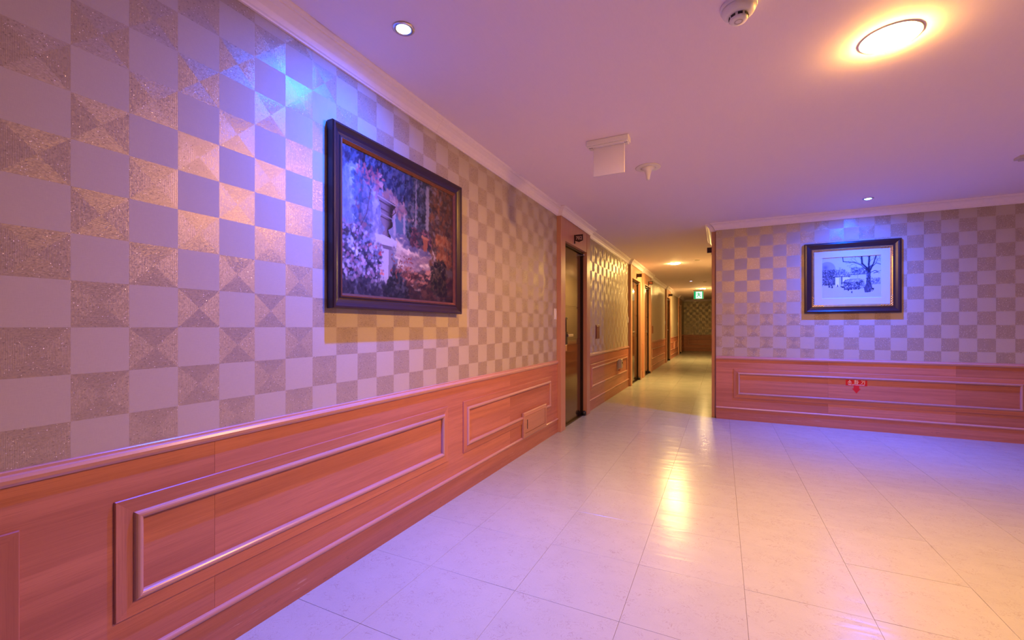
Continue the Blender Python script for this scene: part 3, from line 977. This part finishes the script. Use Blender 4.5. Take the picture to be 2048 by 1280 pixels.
def garden():
    P = Paint(330, 250, (0.30, 0.28, 0.30))
    P.blob(0.10, 0.65, 0.28, 0.5, (0.42, 0.44, 0.52), 0.9)
    P.blob(0.45, 0.72, 0.22, 0.25, (0.52, 0.47, 0.50), 0.9)
    P.blob(0.85, 0.70, 0.28, 0.45, (0.17, 0.09, 0.05), 0.95)
    P.blob(0.62, 0.78, 0.15, 0.3, (0.09, 0.10, 0.13), 0.9)
    P.scatter(500, (0, 1), (0.4, 1), 0.014, [(0.36, 0.36, 0.44), (0.30, 0.31, 0.38), (0.45, 0.42, 0.45)], 0.25, fn=lambda x, y: x < 0.55)
    # pale columns on the left
    for x0, x1, c in ((0.05, 0.10, (0.58, 0.60, 0.66)), (0.105, 0.145, (0.12, 0.15, 0.24)), (0.215, 0.262, (0.66, 0.58, 0.60))):
        P.blend(np.clip(1 - np.abs((P.X - (x0 + x1) / 2) / ((x1 - x0) / 2)) ** 3, 0, 1) * (P.Y > 0.3) * (P.Y < 0.86) * 0.85, c)
    # glowing arches in the distance
    for cxx in (0.435, 0.52):
        P.blend(0.8 * ((np.abs(P.X - cxx) < 0.032) & (P.Y > 0.50) & (P.Y < 0.68 + 0.06 * np.sqrt(np.clip(1 - ((P.X - cxx) / 0.032) ** 2, 0, 1)))), (0.16, 0.25, 0.29))
    P.scatter(260, (0.30, 0.60), (0.62, 0.82), 0.012, [(0.50, 0.28, 0.22), (0.58, 0.38, 0.30), (0.36, 0.20, 0.22)], 0.6)
    for xx in (0.39, 0.478, 0.565):
        P.line([(xx, 0.48), (xx, 0.66)], 0.008, (0.60, 0.50, 0.46), 0.8)
    # path
    P.poly([(0.40, 0.46), (0.48, 0.49), (0.72, 0.42), (0.90, 0.36), (0.82, 0.20), (0.70, 0.06), (0.40, 0.10), (0.42, 0.30)], (0.74, 0.58, 0.42), 0.9)
    P.scatter(260, (0.42, 0.85), (0.22, 0.46), 0.016, [(0.88, 0.74, 0.54), (0.78, 0.62, 0.46), (0.62, 0.50, 0.42)], 0.6, 3.0, 0.0, fn=lambda x, y: y < 0.56 - 0.2 * x)
    P.scatter(160, (0.42, 0.75), (0.34, 0.50), 0.012, [(0.20, 0.19, 0.28), (0.28, 0.24, 0.30)], 0.55, 3.0, -0.2, fn=lambda x, y: y > 0.52 - 0.22 * x)
    P.scatter(90, (0.44, 0.80), (0.18, 0.36), 0.014, [(0.40, 0.30, 0.30), (0.52, 0.38, 0.34), (0.34, 0.25, 0.28)], 0.5, 4.0, -0.15)
    P.scatter(420, (0.35, 1.0), (0.0, 0.22), 0.016, [(0.13, 0.06, 0.06), (0.20, 0.09, 0.07), (0.09, 0.06, 0.07), (0.30, 0.15, 0.10)], 0.6, 2.6, 0.1)
    P.scatter(40, (0.45, 0.80), (0.14, 0.26), 0.010, [(0.70, 0.40, 0.28), (0.60, 0.32, 0.22)], 0.7, 2.2, 0.2)
    # trees on the right
    P.scatter(700, (0.50, 0.76), (0.48, 1.0), 0.011, [(0.06, 0.08, 0.10), (0.10, 0.13, 0.15), (0.20, 0.22, 0.24), (0.05, 0.06, 0.06), (0.30, 0.28, 0.28)], 0.6)
    for xx, ww in ((0.585, 0.006), (0.70, 0.013), (0.715, 0.006)):
        P.line([(xx, 0.50), (xx + 0.005, 0.95)], ww, (0.46, 0.42, 0.38), 0.85)
    P.scatter(700, (0.73, 1.0), (0.30, 1.0), 0.013, [(0.30, 0.15, 0.07), (0.20, 0.11, 0.06), (0.12, 0.08, 0.05), (0.38, 0.20, 0.10), (0.16, 0.13, 0.10), (0.32, 0.26, 0.22)], 0.6)
    P.scatter(150, (0.80, 0.97), (0.34, 0.58), 0.013, [(0.50, 0.24, 0.10), (0.42, 0.18, 0.07), (0.56, 0.34, 0.18)], 0.6)
    # bushes along the path and terracotta pot
    P.scatter(300, (0.54, 0.74), (0.44, 0.58), 0.010, [(0.08, 0.07, 0.09), (0.20, 0.09, 0.11), (0.12, 0.13, 0.15), (0.36, 0.18, 0.18)], 0.75)
    P.poly([(0.652, 0.53), (0.71, 0.52), (0.70, 0.41), (0.665, 0.415)], (0.50, 0.22, 0.12), 0.95)
    P.line([(0.652, 0.53), (0.71, 0.522)], 0.008, (0.62, 0.32, 0.18))
    # hanging foliage at the top
    P.scatter(900, (0.0, 0.55), (0.74, 1.0), 0.011, [(0.05, 0.07, 0.13), (0.08, 0.11, 0.18), (0.12, 0.17, 0.22), (0.03, 0.04, 0.07), (0.20, 0.20, 0.26)], 0.75, 2.6, 1.2, fn=lambda x, y: y > 0.82 + 0.10 * math.sin(17 * x) * math.cos(5 * x))
    P.scatter(60, (0.10, 0.30), (0.72, 0.92), 0.010, [(0.62, 0.22, 0.20), (0.52, 0.18, 0.20), (0.70, 0.40, 0.34)], 0.8)
    P.scatter(170, (0.07, 0.20), (0.45, 0.85), 0.012, [(0.08, 0.12, 0.20), (0.12, 0.20, 0.26), (0.34, 0.18, 0.20)], 0.7)
    P.scatter(120, (0.14, 0.30), (0.42, 0.80), 0.012, [(0.34, 0.30, 0.36), (0.46, 0.40, 0.46), (0.24, 0.22, 0.30)], 0.45, 2.4, 1.4)
    P.scatter(90, (0.0, 0.12), (0.45, 0.85), 0.012, [(0.30, 0.34, 0.46), (0.22, 0.26, 0.38)], 0.45, 2.4, 1.4)
    # loose brush edges: shuffle the wet paint a little along smooth random flows
    def flow(n):
        f = np.zeros((P.ny, P.nx))
        for k in range(n):
            fx, fy, ph = rs.uniform(-34, 34), rs.uniform(-34, 34), rs.uniform(0, 6.3)
            f += np.sin(2 * math.pi * (fx * P.X + fy * P.Y) + ph)
        return f / math.sqrt(n)
    ix = np.clip(np.arange(P.nx)[None, :] + np.rint(1.2 * flow(14)).astype(int), 0, P.nx - 1)
    iy = np.clip(np.arange(P.ny)[:, None] + np.rint(1.2 * flow(14)).astype(int), 0, P.ny - 1)
    P.im = P.im[iy, ix]
    # urn on its pedestal
    c = 0.325
    P.poly([(c - .055, .09), (c + .05, .09), (c + .048, .36), (c - .05, .36)], (0.66, 0.58, 0.57))
    P.poly([(c + .012, .09), (c + .05, .09), (c + .048, .36), (c + .018, .36)], (0.34, 0.28, 0.30), 0.8)
    P.poly([(c - .082, .36), (c + .078, .36), (c + .085, .43), (c + .02, .47), (c - .09, .45)], (0.70, 0.62, 0.60))
    P.poly([(c - .082, .36), (c + .078, .36), (c + .080, .385), (c - .084, .39)], (0.26, 0.20, 0.22), 0.9)
    for sx in (-.068, .062):
        P.blob(c + sx, .385, .016, .022, (0.64, 0.56, 0.52), 1.0); P.blob(c + sx, .385, .007, .010, (0.22, 0.16, 0.18), 0.9)
    P.line([(c - .088, .45), (c + .082, .43)], 0.006, (0.70, 0.64, 0.60))
    # urn: lathe outline shaded from left to right
    prof = [(.455, .036), (.475, .030), (.492, .016), (.512, .015), (.530, .034), (.552, .050), (.575, .052), (.592, .042), (.606, .047), (.640, .048), (.668, .051), (.690, .060), (.706, .072), (.722, .076), (.732, .070)]
    yy = np.array([p[0] for p in prof]); ww = np.array([p[1] for p in prof])
    tilt = P.Y - 0.22 * (c - P.X)
    half = np.interp(tilt, yy, ww)
    m = (np.abs(P.X - c) < half) & (tilt > yy[0]) & (tilt < yy[-1])
    q = np.clip((P.X - c) / np.maximum(half, 1e-4), -1, 1)
    shade = np.clip(0.70 - 0.55 * q - 0.45 * q * q, 0.16, 1.0)
    col = np.stack([0.46 * shade, 0.34 * shade, 0.34 * shade], -1)
    P.im = np.where(m[..., None], col, P.im)
    for yb, k in ((.722, (.62, .50, .46)), (.606, (.50, .40, .38)), (.582, (.14, .08, .09)), (.640, (.16, .09, .10)), (.692, (.12, .07, .08))):
        w = np.interp(yb, yy, ww) * .95
        P.line([(c - w, yb + .22 * w), (c + w, yb - .22 * w)], 0.0035, k, 0.85)
    P.line([(c + .066, .688), (c + .074, .655), (c + .050, .625)], 0.003, (0.13, 0.07, 0.07), 0.9)
    P.line([(.10, .42), (.17, .58), (.20, .76)], 0.003, (0.16, 0.12, 0.16), 0.8)
    # blossoms at lower left
    P.scatter(650, (0, 0.40), (0.0, 0.50), 0.012, [(0.07, 0.07, 0.12), (0.12, 0.12, 0.17), (0.05, 0.05, 0.08), (0.18, 0.15, 0.19)], 0.7, fn=lambda x, y: y < 0.46 - 0.7 * max(0, x - 0.1) and not (c - .05 < x < c + .05 and y > .1))
    P.scatter(260, (0, 0.30), (0.10, 0.50), 0.010, [(0.50, 0.38, 0.44), (0.62, 0.54, 0.60), (0.44, 0.26, 0.32), (0.34, 0.32, 0.42)], 0.8, 1.3, fn=lambda x, y: y < 0.52 - 0.7 * max(0, x - 0.08))
    for x, y, r, cc in ((.10, .30, .020, (.80, .74, .80)), (.15, .23, .018, (.70, .50, .54)), (.05, .36, .015, (.66, .60, .68)), (.27, .31, .013, (.66, .16, .16)), (.29, .18, .016, (.80, .36, .30)), (.25, .20, .012, (.72, .60, .66)), (.20, .37, .012, (.64, .26, .24)), (.24, .355, .010, (.7, .3, .3))):
        for k in range(7):
            P.dab(x + rs.normal(0, r * .5), y + rs.normal(0, r * .6), r * .45, rs.uniform(0, 3.1), np.clip(np.array(cc) * rs.uniform(.75, 1.15), 0, 1), 0.9, 1.3)
    # dark leaves front centre and right
    P.scatter(300, (0.30, 0.52), (0.0, 0.20), 0.011, [(0.05, 0.06, 0.07), (0.10, 0.11, 0.12), (0.20, 0.19, 0.20), (0.04, 0.04, 0.05)], 0.75, fn=lambda x, y: ((x - 0.41) / 0.11) ** 2 + (y / 0.21) ** 2 < rs.uniform(0.5, 1.1))
    P.scatter(300, (0.74, 0.92), (0.06, 0.36), 0.011, [(0.05, 0.05, 0.04), (0.10, 0.09, 0.06), (0.18, 0.13, 0.08), (0.04, 0.03, 0.03)], 0.75, fn=lambda x, y: ((x - 0.84) / 0.10) ** 2 + ((y - 0.18) / 0.19) ** 2 < rs.uniform(0.5, 1.2))
    P.scatter(60, (0.36, 0.56), (0.16, 0.34), 0.006, [(0.44, 0.16, 0.12), (0.26, 0.14, 0.12)], 0.8)
    P.blend(0.55 * np.clip(1 - P.Y / 0.16, 0, 1), (0.05, 0.04, 0.06))
    P.blend(0.45 * np.clip((P.X - 0.80) / 0.2, 0, 1), (0.05, 0.03, 0.03))
    g = rs.normal(0, 0.03, P.im.shape[:2])
    return np.clip(np.power(P.im, 1.45) * 0.80 * (1 + g[..., None]), 0.003, 1)

def winter():
    P = Paint(260, 210, (0.47, 0.49, 0.50))
    ink, mid, pale = (0.015, 0.015, 0.035), (0.09, 0.09, 0.13), (0.25, 0.25, 0.29)
    P.blend(0.8 * np.clip(8 - 8 * (((P.X - 0.09) / 0.15) ** 2 + ((P.Y - 0.72) / 0.19) ** 2), 0, 1), (0.26, 0.26, 0.31))
    P.blob(0.06, 0.76, 0.05, 0.06, ink, 0.5)
    P.scatter(700, (0.0, 0.22), (0.32, 0.70), 0.010, [ink, mid, (0.08, 0.08, 0.12), pale], 0.75, 1.6)
    P.blob(0.93, 0.55, 0.10, 0.16, (0.55, 0.55, 0.60), 0.8)
    P.scatter(120, (0.84, 1.0), (0.32, 0.46), 0.010, [pale, mid], 0.5)
    def roof(x0, x1, y, h, n=26):
        P.poly([(x0, y), (x0 + 0.10, y + h), (x1 - 0.06, y + h * 1.05), (x1, y + 0.01)], (0.44, 0.44, 0.47))
        for _ in range(n):
            t = rs.uniform(0, 1); a = x0 + 0.03 + (x1 - x0 - 0.06) * t
            P.line([(a, y + 0.008), (a + 0.035, y + h * 0.9)], 0.0030, mid, 0.75)
        P.line([(x0, y), (x1, y + 0.012)], 0.006, ink)
        P.line([(x0 + 0.10, y + h), (x1 - 0.06, y + h * 1.05)], 0.004, mid)
    roof(0.18, 0.50, 0.52, 0.11)
    roof(0.46, 0.76, 0.56, 0.10)
    P.poly([(0.24, 0.28), (0.30, 0.28), (0.30, 0.50), (0.24, 0.50)], (0.78, 0.76, 0.74))
    for x in (0.215, 0.345, 0.47):
        P.line([(x, 0.34), (x, 0.52)], 0.010, ink, 0.9)
    P.poly([(0.36, 0.40), (0.48, 0.40), (0.48, 0.50), (0.36, 0.50)], (0.70, 0.68, 0.68))
    roof(0.34, 0.72, 0.37, 0.08)
    P.scatter(300, (0.38, 0.66), (0.20, 0.38), 0.010, [ink, ink, mid, pale], 0.8, 1.6)
    P.scatter(160, (0.18, 0.40), (0.56, 0.70), 0.008, [mid, pale, ink], 0.5, 2.2)
    P.scatter(160, (0.50, 0.74), (0.60, 0.74), 0.008, [mid, pale, ink], 0.5, 2.2)
    P.scatter(90, (0.60, 0.74), (0.22, 0.42), 0.008, [ink, mid], 0.6, 2.0)
    for x, y, r in ((0.13, 0.29, .018), (0.18, 0.29, .020), (0.27, 0.30, .014), (0.35, 0.27, .018), (0.52, 0.14, .014), (0.46, 0.20, .020), (0.87, 0.20, .020)):
        for k in range(12): P.dab(x + rs.normal(0, r * .5), y + rs.normal(0, r * .7), r * .5, rs.uniform(0, 3), ink, 0.8, 1.3)
    P.poly([(0.42, 0.19), (0.54, 0.24), (0.52, 0.27), (0.40, 0.22)], mid, 0.8)
    # the bare tree
    P.poly([(0.735, 0.12), (0.83, 0.13), (0.86, 0.22), (0.825, 0.45), (0.835, 0.66), (0.87, 0.80), (0.80, 0.74), (0.74, 0.70), (0.77, 0.55), (0.755, 0.32), (0.72, 0.22)], (0.07, 0.07, 0.11), 1.0)
    P.scatter(140, (0.735, 0.86), (0.13, 0.70), 0.008, [ink, (0.16, 0.16, 0.22), (0.02, 0.02, 0.05)], 0.7, 2.2, 1.5, fn=lambda x, y: abs(x - 0.795) < 0.035 + 0.06 * max(0, 0.25 - y))
    P.line([(0.80, 0.62), (0.76, 0.72), (0.69, 0.82), (0.68, 1.0)], 0.016, ink)
    P.line([(0.80, 0.62), (0.80, 0.80), (0.81, 1.0)], 0.015, ink)
    P.line([(0.83, 0.66), (0.88, 0.82), (0.92, 1.0)], 0.010, ink)
    P.line([(0.76, 0.66), (0.68, 0.78), (0.56, 0.86), (0.42, 0.88), (0.37, 0.89), (0.36, 1.0)], 0.007, ink)
    P.line([(0.83, 0.60), (0.90, 0.64), (0.95, 0.60), (0.88, 0.58)], 0.006, ink)
    P.line([(0.86, 0.74), (0.92, 0.82), (1.0, 0.78)], 0.006, ink)
    def twig(x, y, a, l, w, dep):
        if dep == 0 or l < 0.012: return
        x2, y2 = x + l * math.cos(a), y + l * math.sin(a) * P.asp
        P.line([(x, y), (x2, y2)], w, ink, 0.85)
        for s in (-1, 1):
            twig(x2, y2, a + s * rs.uniform(0.3, 0.8), l * rs.uniform(0.55, 0.8), w * 0.75, dep - 1)
    for x, y, a, l in ((.68, .80, 2.6, .09), (.60, .84, 3.4, .08), (.69, .90, 2.2, .07), (.80, .80, 1.2, .07), (.88, .82, .6, .06), (.76, .64, 2.9, .10), (.74, .60, 3.3, .09), (.92, .64, -.4, .04), (.70, .72, 3.6, .08), (.82, .9, 2.0, .06), (.92, .82, 1.3, .06), (.28, .62, .9, .05), (.66, .30, 2.0, .05), (.72, .26, 2.3, .06), (.86, .30, 1.2, .06)):
        twig(x, y, a, l, 0.0035, 4)
    return np.clip(P.im, 0.01, 1)

# garden painting on the left wall
PA0, PA1, PB0, PB1 = 1.392, 2.465, 1.236, 2.094
e = thing('framed_painting', (L, 0, 0), 'large framed garden painting with a stone urn, on the left wall', 'picture')
DP = 0.046
prof1 = [(0.0, 0.004), (0.0, DP - 0.006), (0.004, DP), (0.012, DP), (0.018, DP - 0.005), (0.028, DP - 0.012), (0.040, DP - 0.017), (0.050, DP - 0.019), (0.053, DP - 0.015), (0.058, DP - 0.015), (0.060, DP - 0.020), (0.060, 0.004)]
lip1 = [(0.058, 0.006), (0.058, DP - 0.016), (0.062, DP - 0.014), (0.070, DP - 0.022), (0.074, DP - 0.026), (0.074, 0.006)]
def wz(a, b, n): return (n, a, b)
for bm in rect_strips(wz, PA0, PA1, PB0, PB1, prof1):
    obj('frame_rail', bm, M['lacquer'], e)
for bm in rect_strips(wz, PA0, PA1, PB0, PB1, lip1):
    obj('inner_lip', bm, M['copper'], e)
obj('backing', B((0.003, PA0 + 0.02, PB0 + 0.02), (0.012, PA1 - 0.02, PB1 - 0.02)), M['plaster'], e)
cw, ch = PA1 - PA0 - 0.144, PB1 - PB0 - 0.144
canvas_obj('canvas', garden(), cw, ch, picture_mat('oil paint', 0.42, 0.22), e, lambda a, b: (0.018, PA0 + 0.072 + a, PB0 + 0.072 + b))

# winter picture on the facing wall
PA0, PA1, PB0, PB1 = 0.873, 1.745, 1.307, 2.108
e = thing('framed_print', (0, W, 0), 'smaller framed winter village drawing with a bare tree, white mount and gilt lip', 'picture')
def wzf(a, b, n): return (a, -n, b)
D2 = 0.034
prof2 = [(0.0, 0.003), (0.0, D2 - 0.008), (0.006, D2), (0.020, D2 + 0.002), (0.032, D2 - 0.004), (0.052, D2 - 0.010), (0.070, D2 - 0.012), (0.072, 0.003)]
lip2 = [(0.070, 0.005), (0.070, D2 - 0.010), (0.076, D2 - 0.006), (0.084, D2 - 0.008), (0.089, D2 - 0.014), (0.095, D2 - 0.015), (0.097, D2 - 0.020), (0.097, 0.005)]
for bm in rect_strips(wzf, PA0, PA1, PB0, PB1, prof2):
    obj('frame_rail', bm, M['lacquer'], e)
for bm in rect_strips(wzf, PA0, PA1, PB0, PB1, lip2):
    lp = obj('inner_lip', bm, M['gilt'], e)
# carved leaf corners on the gilt lip
for sx, sy in ((0, 0), (1, 0), (1, 1), (0, 1)):
    bm = bmesh.new()
    for k in range(9):
        for horiz in (0, 1):
            t = 0.083 + k * 0.0125
            tt = 0.081 + (0.004 if k % 2 else -0.003)
            a, b = (t, tt) if horiz else (tt, t)
            a = PA0 + a if sx == 0 else PA1 - a
            b = PB0 + b if sy == 0 else PB1 - b
            r = bmesh.ops.create_icosphere(bm, subdivisions=1, radius=0.0072 if k % 2 else 0.0056)
            for v in r['verts']:
                v.co = Vector((a + v.co.x * (1.4 if horiz else 1), -(D2 - 0.007) + v.co.y * 0.7, b + v.co.z * (1 if horiz else 1.4)))
    obj('corner_ornament', bm, M['gilt'], e)
# mount with bevelled window
MW = 0.172
for bm in rect_strips(wzf, PA0, PA1, PB0, PB1, [(0.094, 0.005), (0.094, 0.016), (MW - 0.004, 0.016), (MW, 0.011), (MW, 0.005)]):
    obj('mount', bm, M['mat'], e)
obj('backing', B((PA0 + 0.02, -0.006, PB0 + 0.02), (PA1 - 0.02, -0.002, PB1 - 0.02)), M['plaster'], e)
cw, ch = PA1 - PA0 - 2 * MW + 0.004, PB1 - PB0 - 2 * MW + 0.004
canvas_obj('print', winter(), cw, ch, picture_mat('ink print', 0.7, 0.3), e, lambda a, b: (PA0 + MW - 0.002 + a, -0.0075, PB0 + MW - 0.002 + b))
